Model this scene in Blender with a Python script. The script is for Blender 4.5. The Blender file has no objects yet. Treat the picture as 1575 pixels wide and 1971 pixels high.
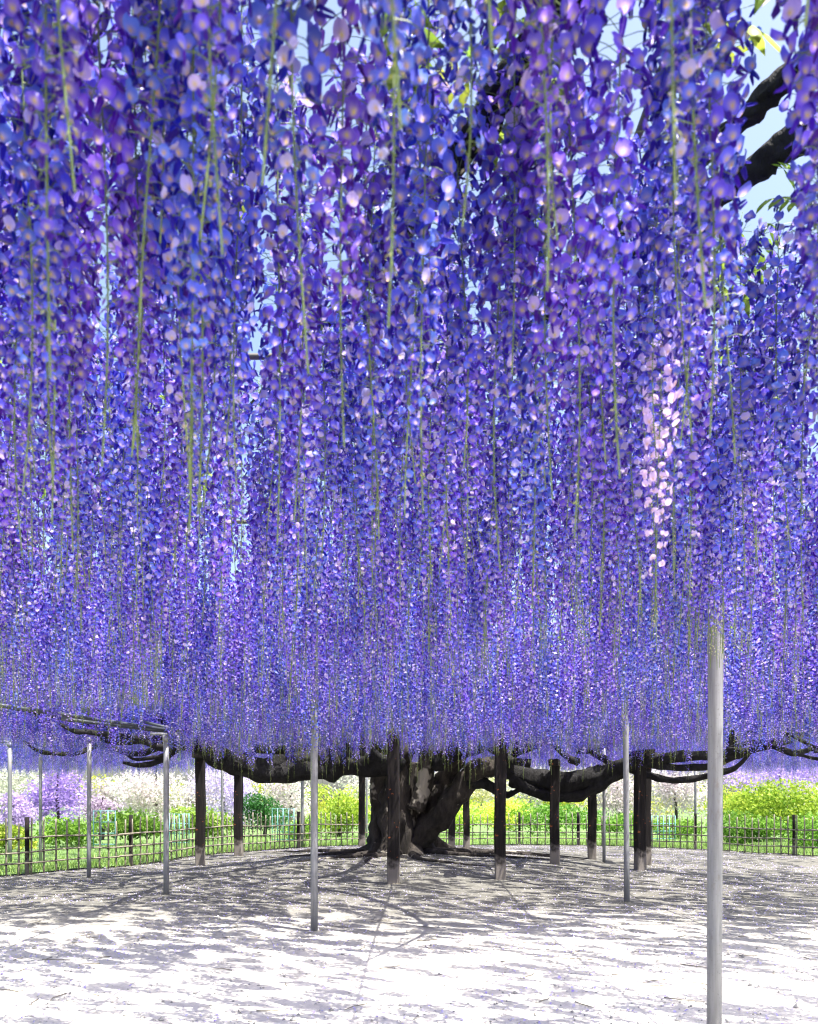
import bpy, math, random
import numpy as np
from mathutils import Vector, Matrix

rng = np.random.default_rng(7)
random.seed(7)
R = math.radians
scn = bpy.context.scene
COL = scn.collection

# ------------------------------------------------------------------ camera
F = 1575.0            # focal length in photo pixels (photo 1575 x 1971)
CX, HY = 787.5, 1550  # principal column, horizon row
CAMZ = 1.3
cam = bpy.data.cameras.new('camera')
cam.sensor_fit = 'HORIZONTAL'; cam.sensor_width = 36; cam.lens = 36
cam.shift_y = (HY - 985.5) / 1575.0
cam.clip_start = 0.05; cam.clip_end = 2000
cam.dof.use_dof = True; cam.dof.focus_distance = 7.0; cam.dof.aperture_fstop = 36 / 5.0
camo = bpy.data.objects.new('camera', cam); COL.objects.link(camo)
camo.location = (0, 0, CAMZ); camo.rotation_euler = (R(90), 0, 0)
scn.camera = camo

# ------------------------------------------------------------------ light
SUN_EL, SUN_AZ = 70.0, 125.0     # azimuth clockwise from +Y (view direction): behind the camera, to the right
S = Vector((math.sin(R(SUN_AZ)) * math.cos(R(SUN_EL)), math.cos(R(SUN_AZ)) * math.cos(R(SUN_EL)), math.sin(R(SUN_EL))))
w = bpy.data.worlds.new('World'); scn.world = w; w.use_nodes = True
nt = w.node_tree
sky = nt.nodes.new('ShaderNodeTexSky'); sky.sky_type = 'NISHITA'; sky.sun_disc = False
sky.sun_elevation = R(SUN_EL); sky.sun_rotation = R(SUN_AZ); sky.air_density = 1.0; sky.dust_density = 4.0
nt.links.new(sky.outputs[0], nt.nodes['Background'].inputs[0])
nt.nodes['Background'].inputs[1].default_value = 0.125
sl = bpy.data.lights.new('sun', 'SUN'); sl.energy = 5.0; sl.angle = R(0.53); sl.color = (1.0, 0.95, 0.88)
so = bpy.data.objects.new('sun', sl); COL.objects.link(so)
so.rotation_euler = S.to_track_quat('Z', 'Y').to_euler(); so.location = (3, -6, 12)
scn.view_settings.view_transform = 'Standard'; scn.view_settings.look = 'None'
scn.view_settings.gamma = 1; scn.view_settings.use_curve_mapping = False
scn.view_settings.exposure = 1.65
cy = scn.cycles
cy.max_bounces = 7; cy.diffuse_bounces = 4; cy.glossy_bounces = 2; cy.transmission_bounces = 5
cy.transparent_max_bounces = 4; cy.caustics_reflective = False; cy.caustics_refractive = False
cy.use_denoising = True; cy.filter_width = 1.15; cy.sample_clamp_indirect = 8

# ------------------------------------------------------------------ helpers
def P(px, py, d):
    "a photo pixel at distance d (metres along the view axis) as a point of the place"
    return Vector(((px - CX) / F * d, d, CAMZ + (HY - py) / F * d))

def hash2(i, j, s=0):
    h = np.sin(i * 127.1 + j * 311.7 + s * 74.7) * 43758.5453
    return h - np.floor(h)

def vnoise(x, y, s=0):
    x = np.asarray(x, float); y = np.asarray(y, float)
    i = np.floor(x); j = np.floor(y); u = x - i; v = y - j
    u = u * u * (3 - 2 * u); v = v * v * (3 - 2 * v)
    return ((hash2(i, j, s) * (1 - u) + hash2(i + 1, j, s) * u) * (1 - v)
            + (hash2(i, j + 1, s) * (1 - u) + hash2(i + 1, j + 1, s) * u) * v)

def ground_z(x, y):
    x = np.asarray(x, float); y = np.asarray(y, float)
    m = 0.26 * np.exp(-(x * x + (y - 18) ** 2) / (2 * 3.4 ** 2))
    near = np.exp(-(x * x + (y - 14) ** 2) / (2 * 13.0 ** 2))
    return m + near * (0.07 * (vnoise(x * .45, y * .45, 1) - .5) + 0.035 * (vnoise(x * 1.7, y * 1.7, 2) - .5)
                       + 0.014 * (vnoise(x * 5, y * 5, 3) - .5))

def link(o, parent=None):
    COL.objects.link(o)
    if parent is not None: o.parent = parent
    return o

def tag(o, label=None, cat=None, group=None, kind=None):
    if label: o['label'] = label
    if cat: o['category'] = cat
    if group: o['group'] = group
    if kind: o['kind'] = kind
    return o

def empty(name, loc=(0, 0, 0)):
    o = bpy.data.objects.new(name, None); COL.objects.link(o); o.location = loc
    o.empty_display_size = 0.1
    return o

def mesh_fast(name, v, f, mats, mi=None, col=None, smooth=True):
    "v (n,3), f (m,3) or (m,4) int arrays"
    v = np.ascontiguousarray(v, dtype=np.float32); f = np.ascontiguousarray(f, dtype=np.int32)
    m, k = f.shape
    me = bpy.data.meshes.new(name)
    me.vertices.add(len(v)); me.vertices.foreach_set('co', v.ravel())
    me.loops.add(m * k); me.loops.foreach_set('vertex_index', f.ravel())
    me.polygons.add(m); me.polygons.foreach_set('loop_start', np.arange(0, m * k, k, dtype=np.int32))
    for mt in mats: me.materials.append(mt)
    if mi is not None: me.polygons.foreach_set('material_index', np.ascontiguousarray(mi, dtype=np.int32))
    me.polygons.foreach_set('use_smooth', np.full(m, smooth, dtype=bool))
    me.update(calc_edges=True)
    if col is not None:
        a = me.color_attributes.new('tint', 'FLOAT_COLOR', 'POINT')
        c = np.ones((len(v), 4), np.float32); c[:, :3] = col
        a.data.foreach_set('color', c.ravel())
    return me

def mesh_py(name, v, f, mat, smooth=False):
    me = bpy.data.meshes.new(name); me.from_pydata([tuple(p) for p in v], [], f)
    if mat: me.materials.append(mat)
    if smooth: me.polygons.foreach_set('use_smooth', [True] * len(me.polygons))
    me.update(); return me

def catmull(pts, n=6):
    pts = np.array(pts, float); out = []
    p = np.vstack([2 * pts[0] - pts[1], pts, 2 * pts[-1] - pts[-2]])
    for i in range(1, len(p) - 2):
        for k in range(n):
            t = k / n
            out.append(.5 * ((2 * p[i]) + (-p[i - 1] + p[i + 1]) * t + (2 * p[i - 1] - 5 * p[i] + 4 * p[i + 1] - p[i + 2]) * t * t
                             + (-p[i - 1] + 3 * p[i] - 3 * p[i + 1] + p[i + 2]) * t ** 3))
    out.append(pts[-1]); return np.array(out)

def tube(pts, rad, seg=10, rough=0.0, seed=0, n=6, flute=0.0):
    "swept tube; pts list of xyz, rad list of radii; returns v, quads (tips closed by a last tiny ring)"
    c = catmull(np.column_stack([np.array([tuple(p) for p in pts], float), np.array(rad, float)]), n) if n > 1 else \
        np.column_stack([np.array([tuple(p) for p in pts], float), np.array(rad, float)])
    q, r = c[:, :3], np.maximum(c[:, 3], .0015)
    t = np.gradient(q, axis=0); t /= np.linalg.norm(t, axis=1)[:, None] + 1e-9
    ref = np.array([0, 0, 1.0]) if abs(t[0][2]) < .8 else np.array([1.0, 0, 0])
    u = np.cross(t[0], ref); u /= np.linalg.norm(u)
    V = []; th = np.linspace(0, 2 * math.pi, seg, endpoint=False)
    for i in range(len(q)):
        u = u - t[i] * np.dot(u, t[i]); u /= np.linalg.norm(u) + 1e-9; b = np.cross(t[i], u)
        rr = np.full(seg, r[i])
        if rough: rr = rr * (1 + rough * (vnoise(np.cos(th) * 1.6 + 9, np.sin(th) * 1.6 + i * .45, seed) - .5) * 2)
        if flute: rr = rr * (1 + flute * np.sin(th * 4 + i * .16 + seed) + flute * .6 * np.sin(th * 7 - i * .22 + seed))
        V.append(q[i] + np.outer(np.cos(th) * rr, u) + np.outer(np.sin(th) * rr, b))
    V.insert(0, np.repeat(q[:1], seg, 0) + (V[0] - q[0]) * .02); V.append(np.repeat(q[-1:], seg, 0) + (V[-1] - q[-1]) * .02)
    V = np.array(V); nr = len(V); V = V.reshape(-1, 3); fs = []
    for i in range(nr - 1):
        for k in range(seg):
            k2 = (k + 1) % seg
            fs.append((i * seg + k, i * seg + k2, (i + 1) * seg + k2, (i + 1) * seg + k))
    return V, np.array(fs)

def tube_mesh(name, pts, rad, mat, **kw):
    v, f = tube(pts, rad, **kw)
    return mesh_fast(name, v, f, [mat])

def box(v, f, a, b):
    n = len(v)
    for z in (a[2], b[2]):
        v += [(a[0], a[1], z), (b[0], a[1], z), (b[0], b[1], z), (a[0], b[1], z)]
    f += [(n, n + 3, n + 2, n + 1), (n + 4, n + 5, n + 6, n + 7)] + [(n + i, n + (i + 1) % 4, n + 4 + (i + 1) % 4, n + 4 + i) for i in range(4)]

# ------------------------------------------------------------------ materials
class NB:
    def __init__(s, name):
        s.m = bpy.data.materials.new(name); s.m.use_nodes = True; s.t = s.m.node_tree
        s.p = s.t.nodes['Principled BSDF']; s.out = s.t.nodes['Material Output']
    def n(s, kind, **kw):
        x = s.t.nodes.new(kind)
        for k, v in kw.items():
            if k in x.inputs.keys(): x.inputs[k].default_value = v
            else: setattr(x, k, v)
        return x
    def l(s, a, b): s.t.links.new(a, b)
    def ramp(s, src, stops):
        r = s.n('ShaderNodeValToRGB'); e = r.color_ramp.elements
        while len(e) < len(stops): e.new(.5)
        for i, (p, c) in enumerate(stops): e[i].position = p; e[i].color = (*c, 1) if len(c) == 3 else c
        s.l(src, r.inputs[0]); return r
    def noise(s, vec, scale, detail=4, rough=.6):
        x = s.n('ShaderNodeTexNoise', Scale=scale, Detail=detail, Roughness=rough); s.l(vec, x.inputs['Vector']); return x
    def bump(s, h, strength, dist):
        b = s.n('ShaderNodeBump', Strength=strength, Distance=dist); s.l(h, b.inputs['Height']); s.l(b.outputs[0], s.p.inputs['Normal']); return b
    def mix(s, fac, a, b):
        x = s.n('ShaderNodeMix', data_type='RGBA')
        if isinstance(fac, (int, float)): x.inputs[0].default_value = fac
        else: s.l(fac, x.inputs[0])
        for i, q in ((6, a), (7, b)):
            if isinstance(q, tuple): x.inputs[i].default_value = (*q, 1)
            else: s.l(q, x.inputs[i])
        return x.outputs[2]
    def scale_vec(s, src, v):
        mp = s.n('ShaderNodeMapping'); mp.inputs['Scale'].default_value = v; s.l(src, mp.inputs[0]); return mp.outputs[0]

def petal_material(name, trans=.5, rough=.5, hv=.06, glow=0):
    b = NB(name); a = b.n('ShaderNodeAttribute', attribute_name='tint'); oi = b.n('ShaderNodeObjectInfo')
    h = b.n('ShaderNodeHueSaturation')
    mr = b.n('ShaderNodeMapRange'); mr.inputs[3].default_value = .5 - hv * .35; mr.inputs[4].default_value = .5 + hv * .35
    b.l(oi.outputs['Random'], mr.inputs[0]); b.l(mr.outputs[0], h.inputs['Hue'])
    m2 = b.n('ShaderNodeMath', operation='MULTIPLY'); m2.inputs[1].default_value = 7.31; b.l(oi.outputs['Random'], m2.inputs[0])
    m3 = b.n('ShaderNodeMath', operation='FRACT'); b.l(m2.outputs[0], m3.inputs[0])
    m4 = b.n('ShaderNodeMapRange'); m4.inputs[3].default_value = .8; m4.inputs[4].default_value = 1.12
    b.l(m3.outputs[0], m4.inputs[0]); b.l(m4.outputs[0], h.inputs['Value'])
    b.l(a.outputs['Color'], h.inputs['Color'])
    b.l(h.outputs[0], b.p.inputs['Base Color'])
    b.p.inputs['Roughness'].default_value = rough; b.p.inputs['Specular IOR Level'].default_value = .22
    tr = b.n('ShaderNodeBsdfTranslucent'); b.l(b.mix(glow, h.outputs[0], (.85, .62, .95)) if glow else h.outputs[0], tr.inputs[0])
    mx = b.n('ShaderNodeMixShader'); mx.inputs[0].default_value = trans
    b.l(b.p.outputs[0], mx.inputs[1]); b.l(tr.outputs[0], mx.inputs[2]); b.l(mx.outputs[0], b.out.inputs[0])
    return b.m

M_PETAL = petal_material('petal', .5, .36, .06, .11)
M_LEAF = petal_material('leaf_blade', .45, .45, .05)

def simple(name, col, rough=.6, metal=0, nscale=0, var=.25, bump=0, stretch=(1, 1, 1), spec=.4):
    b = NB(name); b.p.inputs['Roughness'].default_value = rough; b.p.inputs['Metallic'].default_value = metal
    b.p.inputs['Specular IOR Level'].default_value = spec
    if nscale:
        tc = b.n('ShaderNodeTexCoord'); v = b.scale_vec(tc.outputs['Object'], stretch); nz = b.noise(v, nscale, 5)
        lo = tuple(c * (1 - var) for c in col); hi = tuple(min(1, c * (1 + var)) for c in col)
        r = b.ramp(nz.outputs[0], [(.3, lo), (.7, hi)]); b.l(r.outputs[0], b.p.inputs['Base Color'])
        if bump: b.bump(nz.outputs[0], .6, bump)
    else: b.p.inputs['Base Color'].default_value = (*col, 1)
    return b.m

M_STEM = simple('green_stem', (.13, .19, .06), .5, 0, 30, .35)
M_BAMBOO = simple('weathered_bamboo', (.20, .18, .135), .55, 0, 14, .4, .002, (1, 1, .2))
M_ROPE = simple('black_palm_rope', (.03, .026, .022), .9, 0, 40, .3)
def pipe_material():
    b = NB('galvanised_pipe'); tc = b.n('ShaderNodeTexCoord'); obj = tc.outputs['Object']
    n1 = b.noise(b.scale_vec(obj, (1, 1, .06)), 40, 5); n2 = b.noise(b.scale_vec(obj, (1, 1, .35)), 11, 6, .7); n3 = b.noise(obj, 90, 3)
    c = b.ramp(n1.outputs[0], [(.3, (.16, .165, .175)), (.7, (.29, .295, .31))]).outputs[0]
    c = b.mix(b.ramp(n2.outputs[0], [(.58, (0, 0, 0)), (.72, (.75, .75, .75))]).outputs[0], c, (.16, .115, .085))
    c = b.mix(b.ramp(n3.outputs[0], [(.62, (0, 0, 0)), (.7, (.5, .5, .5))]).outputs[0], c, (.09, .085, .08))
    b.l(c, b.p.inputs['Base Color']); b.p.inputs['Metallic'].default_value = .25
    r_ = b.ramp(n2.outputs[0], [(.4, (.4, .4, .4)), (.7, (.75, .75, .75))]); b.l(r_.outputs[0], b.p.inputs['Roughness'])
    b.bump(n3.outputs[0], .3, .001); return b.m
M_PIPE = pipe_material()
M_RAIL = simple('dull_steel', (.05, .058, .07), .5, .2, 9, .25, .0006)
M_TEAL = simple('teal_painted_metal', (.16, .36, .36), .5, 0, 12, .15)
M_POLEBROWN = simple('trellis_bamboo', (.09, .08, .07), .6, 0, 10, .4, .002, (.3, .3, 1))

def bark_material(name, dark, light, pale=None):
    b = NB(name); tc = b.n('ShaderNodeTexCoord'); obj = tc.outputs['Object']
    n1 = b.noise(b.scale_vec(obj, (1, 1, .35)), 7, 8, .65); n2 = b.noise(obj, 1.7, 3)
    wv = b.n('ShaderNodeTexNoise', Scale=22, Detail=6, Roughness=.7, Distortion=.6); b.l(b.scale_vec(obj, (1, 1, .18)), wv.inputs['Vector'])
    c = b.ramp(n1.outputs[0], [(.32, dark), (.55, tuple((a + q) / 2 for a, q in zip(dark, light))), (.78, light)]).outputs[0]
    if pale:
        msk = b.ramp(n2.outputs[0], [(.60, (0, 0, 0)), (.635, (1, 1, 1))]).outputs[0]
        c = b.mix(msk, c, pale)
    b.l(c, b.p.inputs['Base Color']); b.p.inputs['Roughness'].default_value = .85; b.p.inputs['Specular IOR Level'].default_value = .25
    ad = b.n('ShaderNodeMath', operation='ADD'); b.l(n1.outputs[0], ad.inputs[0]); b.l(wv.outputs[0], ad.inputs[1])
    b.bump(ad.outputs[0], 1.0, .06)
    return b.m
M_BARK = bark_material('trunk_bark', (.012, .0105, .0095), (.085, .072, .062), (.34, .31, .26))
M_LIMB = bark_material('limb_bark', (.006, .006, .0065), (.035, .034, .036))

def post_material():
    b = NB('charred_post'); tc = b.n('ShaderNodeTexCoord'); obj = tc.outputs['Object']
    n1 = b.noise(b.scale_vec(obj, (1, 1, .08)), 24, 6); n2 = b.noise(obj, 13, 2); n3 = b.noise(obj, 5, 4)
    c = b.ramp(n1.outputs[0], [(.3, (.007, .0065, .007)), (.75, (.026, .022, .021))]).outputs[0]
    spot = b.ramp(n2.outputs[0], [(.66, (0, 0, 0)), (.71, (1, 1, 1))]).outputs[0]
    c = b.mix(spot, c, (.22, .07, .025))
    sx = b.n('ShaderNodeSeparateXYZ'); b.l(obj, sx.inputs[0])
    ad = b.n('ShaderNodeMath', operation='MULTIPLY_ADD'); b.l(n3.outputs[0], ad.inputs[0]); ad.inputs[1].default_value = -.55; b.l(sx.outputs[2], ad.inputs[2])
    pale_foot = b.ramp(ad.outputs[0], [(0.0, (1, 1, 1)), (.12, (0, 0, 0))]).outputs[0]     # paler towards the foot, broken up by noise
    c = b.mix(pale_foot, c, (.20, .18, .16))
    b.l(c, b.p.inputs['Base Color']); b.p.inputs['Roughness'].default_value = .8; b.p.inputs['Specular IOR Level'].default_value = .12; b.bump(n1.outputs[0], .7, .006)
    return b.m
M_POST = post_material()

def ground_material():
    b = NB('soil_with_fade'); tc = b.n('ShaderNodeTexCoord'); obj = tc.outputs['Object']
    n1 = b.noise(obj, .8, 5); n2 = b.noise(obj, 9, 6, .7); n3 = b.noise(obj, 60, 3, .7)
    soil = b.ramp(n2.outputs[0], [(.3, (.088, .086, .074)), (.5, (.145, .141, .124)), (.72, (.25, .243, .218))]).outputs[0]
    white_fade = b.ramp(n2.outputs[0], [(.3, (.58, .55, .49)), (.7, (.76, .73, .665))]).outputs[0]
    # white fade painted into the front ground colour, blending to soil towards the tree
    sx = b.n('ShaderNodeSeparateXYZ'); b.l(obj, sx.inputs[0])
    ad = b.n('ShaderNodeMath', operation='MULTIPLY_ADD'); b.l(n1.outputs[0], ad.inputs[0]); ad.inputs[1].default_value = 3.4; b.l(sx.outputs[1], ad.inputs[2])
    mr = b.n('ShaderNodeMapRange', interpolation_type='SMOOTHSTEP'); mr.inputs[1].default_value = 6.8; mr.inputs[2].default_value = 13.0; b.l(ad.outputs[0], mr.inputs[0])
    c = b.mix(mr.outputs[0], white_fade, soil)
    sp = b.ramp(n3.outputs[0], [(.35, (.7, .7, .7)), (.65, (1, 1, 1))]).outputs[0]
    mu = b.n('ShaderNodeMix', data_type='RGBA', blend_type='MULTIPLY'); mu.inputs[0].default_value = .6; b.l(c, mu.inputs[6]); b.l(sp, mu.inputs[7])
    b.l(mu.outputs[2], b.p.inputs['Base Color']); b.p.inputs['Roughness'].default_value = .95; b.p.inputs['Specular IOR Level'].default_value = .15
    ad2 = b.n('ShaderNodeMath', operation='ADD'); b.l(n2.outputs[0], ad2.inputs[0]); b.l(n3.outputs[0], ad2.inputs[1])
    b.bump(ad2.outputs[0], .8, .02)
    return b.m
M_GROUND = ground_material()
M_LAWN = simple('lawn_soil', (.10, .17, .045), .9, 0, 2.5, .4, .02)

# ------------------------------------------------------------------ ground
def graded(lo, hi, a, b, step, out):
    core = np.arange(lo, hi + 1e-6, step)
    left = lo - np.geomspace(step, lo - a, out)[::-1] if lo > a else np.array([])
    right = hi + np.geomspace(step, b - hi, out)
    return np.concatenate([left, core, right])
gx = graded(-12, 12, -600, 600, .16, 22); gy = graded(3, 29, -300, 900, .16, 22)
X, Y = np.meshgrid(gx, gy); Z = ground_z(X, Y)
nx, ny = len(gx), len(gy)
idx = np.arange(nx * ny).reshape(ny, nx)
q = np.stack([idx[:-1, :-1], idx[:-1, 1:], idx[1:, 1:], idx[1:, :-1]], -1).reshape(-1, 4)
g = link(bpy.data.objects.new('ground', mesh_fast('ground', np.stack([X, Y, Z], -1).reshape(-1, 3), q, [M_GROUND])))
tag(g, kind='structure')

# fence line round the tree (plan, from the left side round the back to the right)
FENCE = [(-8.6, 12.2), (-7.4, 14.4), (-5.9, 16.6), (-4.9, 19.6), (-3.6, 23.2), (-1.4, 25.8), (1.2, 26.6), (4.2, 26.4),
         (6.8, 25.4), (8.7, 23.4), (10.2, 20.9), (11.8, 18.0)]
fc = catmull([(x, y, 0) for x, y in FENCE], 14)
# lawn: a ring outside the fence
LW = []; 
cen = np.array([0.5, 15.0])
offs = [0.0, .5, 1.2, 2.5, 5, 9, 16, 30, 60, 150, 500]
ext = np.vstack([fc[0] + (fc[0] - fc[6]) * 6, fc, fc[-1] + (fc[-1] - fc[-7]) * 6])
for o_ in offs:
    dirv = ext[:, :2] - cen; dirv /= np.linalg.norm(dirv, axis=1)[:, None]
    p = ext[:, :2] + dirv * (o_ + .12 + (0.14 * (vnoise(np.arange(len(ext)) * .9, 0, 5)) if o_ == 0 else 0))[..., None] if o_ == 0 else ext[:, :2] + dirv * (o_ + .2)
    LW.append(np.column_stack([p, ground_z(p[:, 0], p[:, 1]) + .02]))
LW = np.array(LW); nr, nc = LW.shape[:2]; idx = np.arange(nr * nc).reshape(nr, nc)
q = np.stack([idx[:-1, :-1], idx[1:, :-1], idx[1:, 1:], idx[:-1, 1:]], -1).reshape(-1, 4)
lawn = link(bpy.data.objects.new('lawn', mesh_fast('lawn', LW.reshape(-1, 3), q[:, ::-1], [M_LAWN])))
tag(lawn, kind='structure')

# ------------------------------------------------------------------ wisteria flowers
BAN_A = np.array([.098, .082, .76]); BAN_B = np.array([.155, .10, .80]); BAN_C = np.array([.10, .155, .80])
WING = np.array([.022, .003, .36]); WHITE = np.array([.80, .70, .92]); YEL = np.array([.72, .52, .03])

def flower_template(lod, fold=.15, reflex=.16):
    """one open flower, banner one unit wide: base at the origin, +Y outward, +Z up.
       returns verts, tris, role (0 banner, 1 wing/keel), pc (u,v)"""
    V, T, role, pc = [], [], [], []
    def grid(fn, nu, nv, rl):
        b0 = len(V)
        for j in range(nv + 1):
            for i in range(nu + 1):
                u = -1 + 2 * i / nu; v = j / nv
                V.append(fn(u, v)); role.append(rl); pc.append((u, v))
        for j in range(nv):
            for i in range(nu):
                a = b0 + j * (nu + 1) + i
                T.append((a, a + 1, a + nu + 2)); T.append((a, a + nu + 2, a + nu + 1))
    def ban(u, v):
        wd = .5 * (max(0, 1 - (abs(2 * v - 1.06) / 1.06) ** 2.4)) ** .5 + .05
        x = u * wd * math.cos(fold * (.5 + .5 * v))
        z = v * .98 - .07 * math.exp(-(u / .25) ** 2) * (v ** 6) - .05 * u * u * v
        y = .10 * math.sin(v * 2.4) - reflex * v * v - .22 * u * u * (.4 + v * .6) - abs(u) * wd * math.sin(fold) * .9 + .035 * math.sin(u * 5 + v * 4)
        return (x, y, z)
    def wing(sgn):
        def f(u, v):
            wd = .30 * (max(0, 1 - (2 * v - 1.0) ** 4)) ** .5 + .02
            yy = .06 + .52 * v; zz = -.12 - .30 * v - .18 * v * v
            return (sgn * (.03 + .22 * (1 - u * u) * (1 - .5 * v)), yy - u * wd * .45, zz + u * wd)
        return f
    if lod == 0:
        grid(ban, 6, 6, 0); grid(wing(1), 3, 4, 1); grid(wing(-1), 3, 4, 1)
    elif lod == 1:
        grid(ban, 3, 3, 0); grid(wing(1), 2, 2, 1); grid(wing(-1), 2, 2, 1)
    else:
        grid(ban, 2, 2, 0)
        b0 = len(V)
        for p in ((0, .02, 0), (.24, .3, -.18), (-.24, .3, -.18), (0, .15, -.46), (0, .58, -.48)): V.append(p); role.append(1); pc.append((0, .5))
        T += [(b0, b0 + 1, b0 + 2), (b0 + 1, b0 + 4, b0 + 2), (b0, b0 + 3, b0 + 1), (b0 + 3, b0 + 4, b0 + 1), (b0, b0 + 2, b0 + 3), (b0 + 3, b0 + 2, b0 + 4)]
    return np.array(V, float), np.array(T), np.array(role), np.array(pc, float)
VAR = [(.12, .12), (.45, .22), (.85, .34), (.30, -.06)]
TPL = [[flower_template(i, *q_) for q_ in VAR] for i in range(3)]

def bud_template():
    V = [(0, 0, 0)]; 
    for j, (y, r) in enumerate(((.25, .16), (.6, .15))):
        for k in range(4):
            a = k * math.pi / 2; V.append((r * math.cos(a), y, r * math.sin(a) - y * .35))
    V.append((0, .95, -.5)); T = []
    for k in range(4):
        k2 = (k + 1) % 4
        T += [(0, 1 + k2, 1 + k), (1 + k, 1 + k2, 5 + k2), (1 + k, 5 + k2, 5 + k), (5 + k, 5 + k2, 9)]
    return np.array(V, float), np.array(T)
BUD = bud_template()

SUN_TINT = 0.0
def flower_colours(role, pc, lod, r):
    k = r.random(); base = BAN_A * (1 - k) + (BAN_B if r.random() < .55 else BAN_C) * k
    base = base * ((.62 + .6 * r.random()) if lod < 2 else (.35 + 1.0 * r.random()))
    if r.random() < (.06, .16, .27)[lod]: base = base * .4 + np.array([.74, .64, .90]) * .6  # paler blooms, also whitened to stand in for sun glints
    base = base * (1 - SUN_TINT) + np.array([.82, .64, .88]) * SUN_TINT
    wing = WING * (.7 + .7 * r.random()) + np.array([.05, .012, .04]) * r.random()
    c = np.where((role == 0)[:, None], base, wing)
    u, v = pc[:, 0], pc[:, 1]
    edge = np.clip((np.abs(u) - .55) * 1.2, 0, .35)[:, None]
    wht = (np.exp(-((u / .5) ** 2 + ((v - .36) / .26) ** 2)) * .4)[:, None]
    yel = (np.exp(-((u / .30) ** 2 + ((v - .34) / .17) ** 2)))[:, None]
    ban = base * (1 - edge) + np.minimum(base * 1.35, 1) * edge
    ban = ban * (1 - wht) + WHITE * wht
    if lod < 2: ban = ban * (1 - yel) + YEL * yel
    c = np.where((role == 0)[:, None], ban, c)
    if SUN_TINT: c = c * (1 - .25 * SUN_TINT) + np.array([.8, .5, .8]) * .25 * SUN_TINT
    return np.clip(c, 0, .95)

def rot_frame(phi, pitch, roll, yaw):
    m = Matrix.Rotation(phi - math.pi / 2 + yaw, 3, 'Z') @ Matrix.Rotation(pitch, 3, 'X') @ Matrix.Rotation(roll, 3, 'Y')
    return np.array(m)

SUN_TINT_ON = False
def raceme(seed, L, nfl, lod, want_flowers=False):
    global SUN_TINT
    """a hanging flower string from the origin down to -L: stem (v,q) and petals (v,t,c); optionally flower frames"""
    r = np.random.default_rng(seed)
    ph0 = r.random() * 6.28; amp = .012 + .018 * r.random()
    def axis(z):
        k = -z / L
        return np.array([amp * math.sin(k * 4 + ph0) * k, amp * math.cos(k * 3.1 + ph0 * 2) * k, z])
    nst = 14 if lod == 0 else (9 if lod == 1 else 5)
    zs = -np.linspace(0, 1, nst) * L
    sv, sf = tube([axis(z) for z in zs], np.linspace(.0017, .0006, nst), seg=5 if lod == 0 else 3, n=1)
    SV, SQ = [sv], [sf]; ns = len(sv)
    PV, PT, PC = [], [], []; npv = 0; frames = []
    for k in range(nfl):
        tv, tt, role, pc = TPL[lod][int(r.choice(4, p=[.34, .3, .16, .2]))]
        t = (k + .5 * r.random() + .25) / nfl
        z = -L * (.02 + .93 * t)
        a = axis(z); phi = k * 2.39996 + r.normal() * .35
        opn = t < .83 + .07 * r.normal()
        ped = (.062 - .046 * t) * (.8 + .4 * r.random()) if opn else .014 * (1.3 - t)
        el = .10 + .35 * (1 - t) * r.random() - .25 * r.random()
        dr = np.array([math.cos(phi) * math.cos(el), math.sin(phi) * math.cos(el), math.sin(el)])
        e = a + dr * ped
        # pedicel
        side = np.array([-math.sin(phi), math.cos(phi), 0]); up = np.cross(dr, side); pr = .0008 if lod == 0 else .0009
        if lod < 2 or opn:
            mid = a + dr * ped * .55 + np.array([0, 0, .004])
            b = []
            for c_ in (a, mid, e) if lod == 0 else (a, e):
                for th in ((0, 2.1, 4.2) if lod < 2 else (0, 3.14)):
                    b.append(c_ + (side * math.cos(th) + up * math.sin(th)) * pr)
            m_ = 3 if lod < 2 else 2; rings = len(b) // m_
            qd = []
            for i in range(rings - 1):
                for j in range(m_ if m_ > 2 else 1):
                    j2 = (j + 1) % m_; qd.append((i * m_ + j, i * m_ + j2, (i + 1) * m_ + j2, (i + 1) * m_ + j))
            SV.append(np.array(b)); SQ.append(np.array(qd) + ns); ns += len(b)
        if opn:
            if SUN_TINT_ON: SUN_TINT = .8 * min(1, max(0, (t - .34) / .14))
            s = .0270 * (1.0 if t < .5 else 1 - (t - .5) * 1.3) * (.85 + .3 * r.random())
            Rm = rot_frame(phi, -.38 + r.normal() * .48, r.normal() * .4, r.normal() * .45)
            if want_flowers: frames.append((e, Rm, s)); continue
            PV.append(e + (tv * s) @ Rm.T); PT.append(tt + npv); npv += len(tv)
            PC.append(flower_colours(role, pc, lod, r))
        else:
            s = (.017 if lod < 2 else .018) * (1.4 - t) * (.8 + .4 * r.random())
            if lod == 2 and r.random() < .4: continue
            Rm = rot_frame(phi, -.3, 0, 0); bv, bt = BUD
            PV.append(e + (bv * s) @ Rm.T); PT.append(bt + npv); npv += len(bv)
            g_ = np.clip((t - (.88 if lod < 2 else .83)) / .09, 0, 1)
            cc = np.array([.16, .09, .58]) * (1 - g_) + np.array([.60, .62, .22]) * g_
            PC.append(np.repeat((cc * (.75 + .5 * r.random()))[None], len(bv), 0))
    if not PV: PV, PT, PC = [np.zeros((3, 3))], [np.array([[0, 1, 2]])], [np.zeros((3, 3))]
    return (np.vstack(SV), np.vstack(SQ)), (np.vstack(PV), np.vstack(PT), np.vstack(PC)), frames

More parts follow.
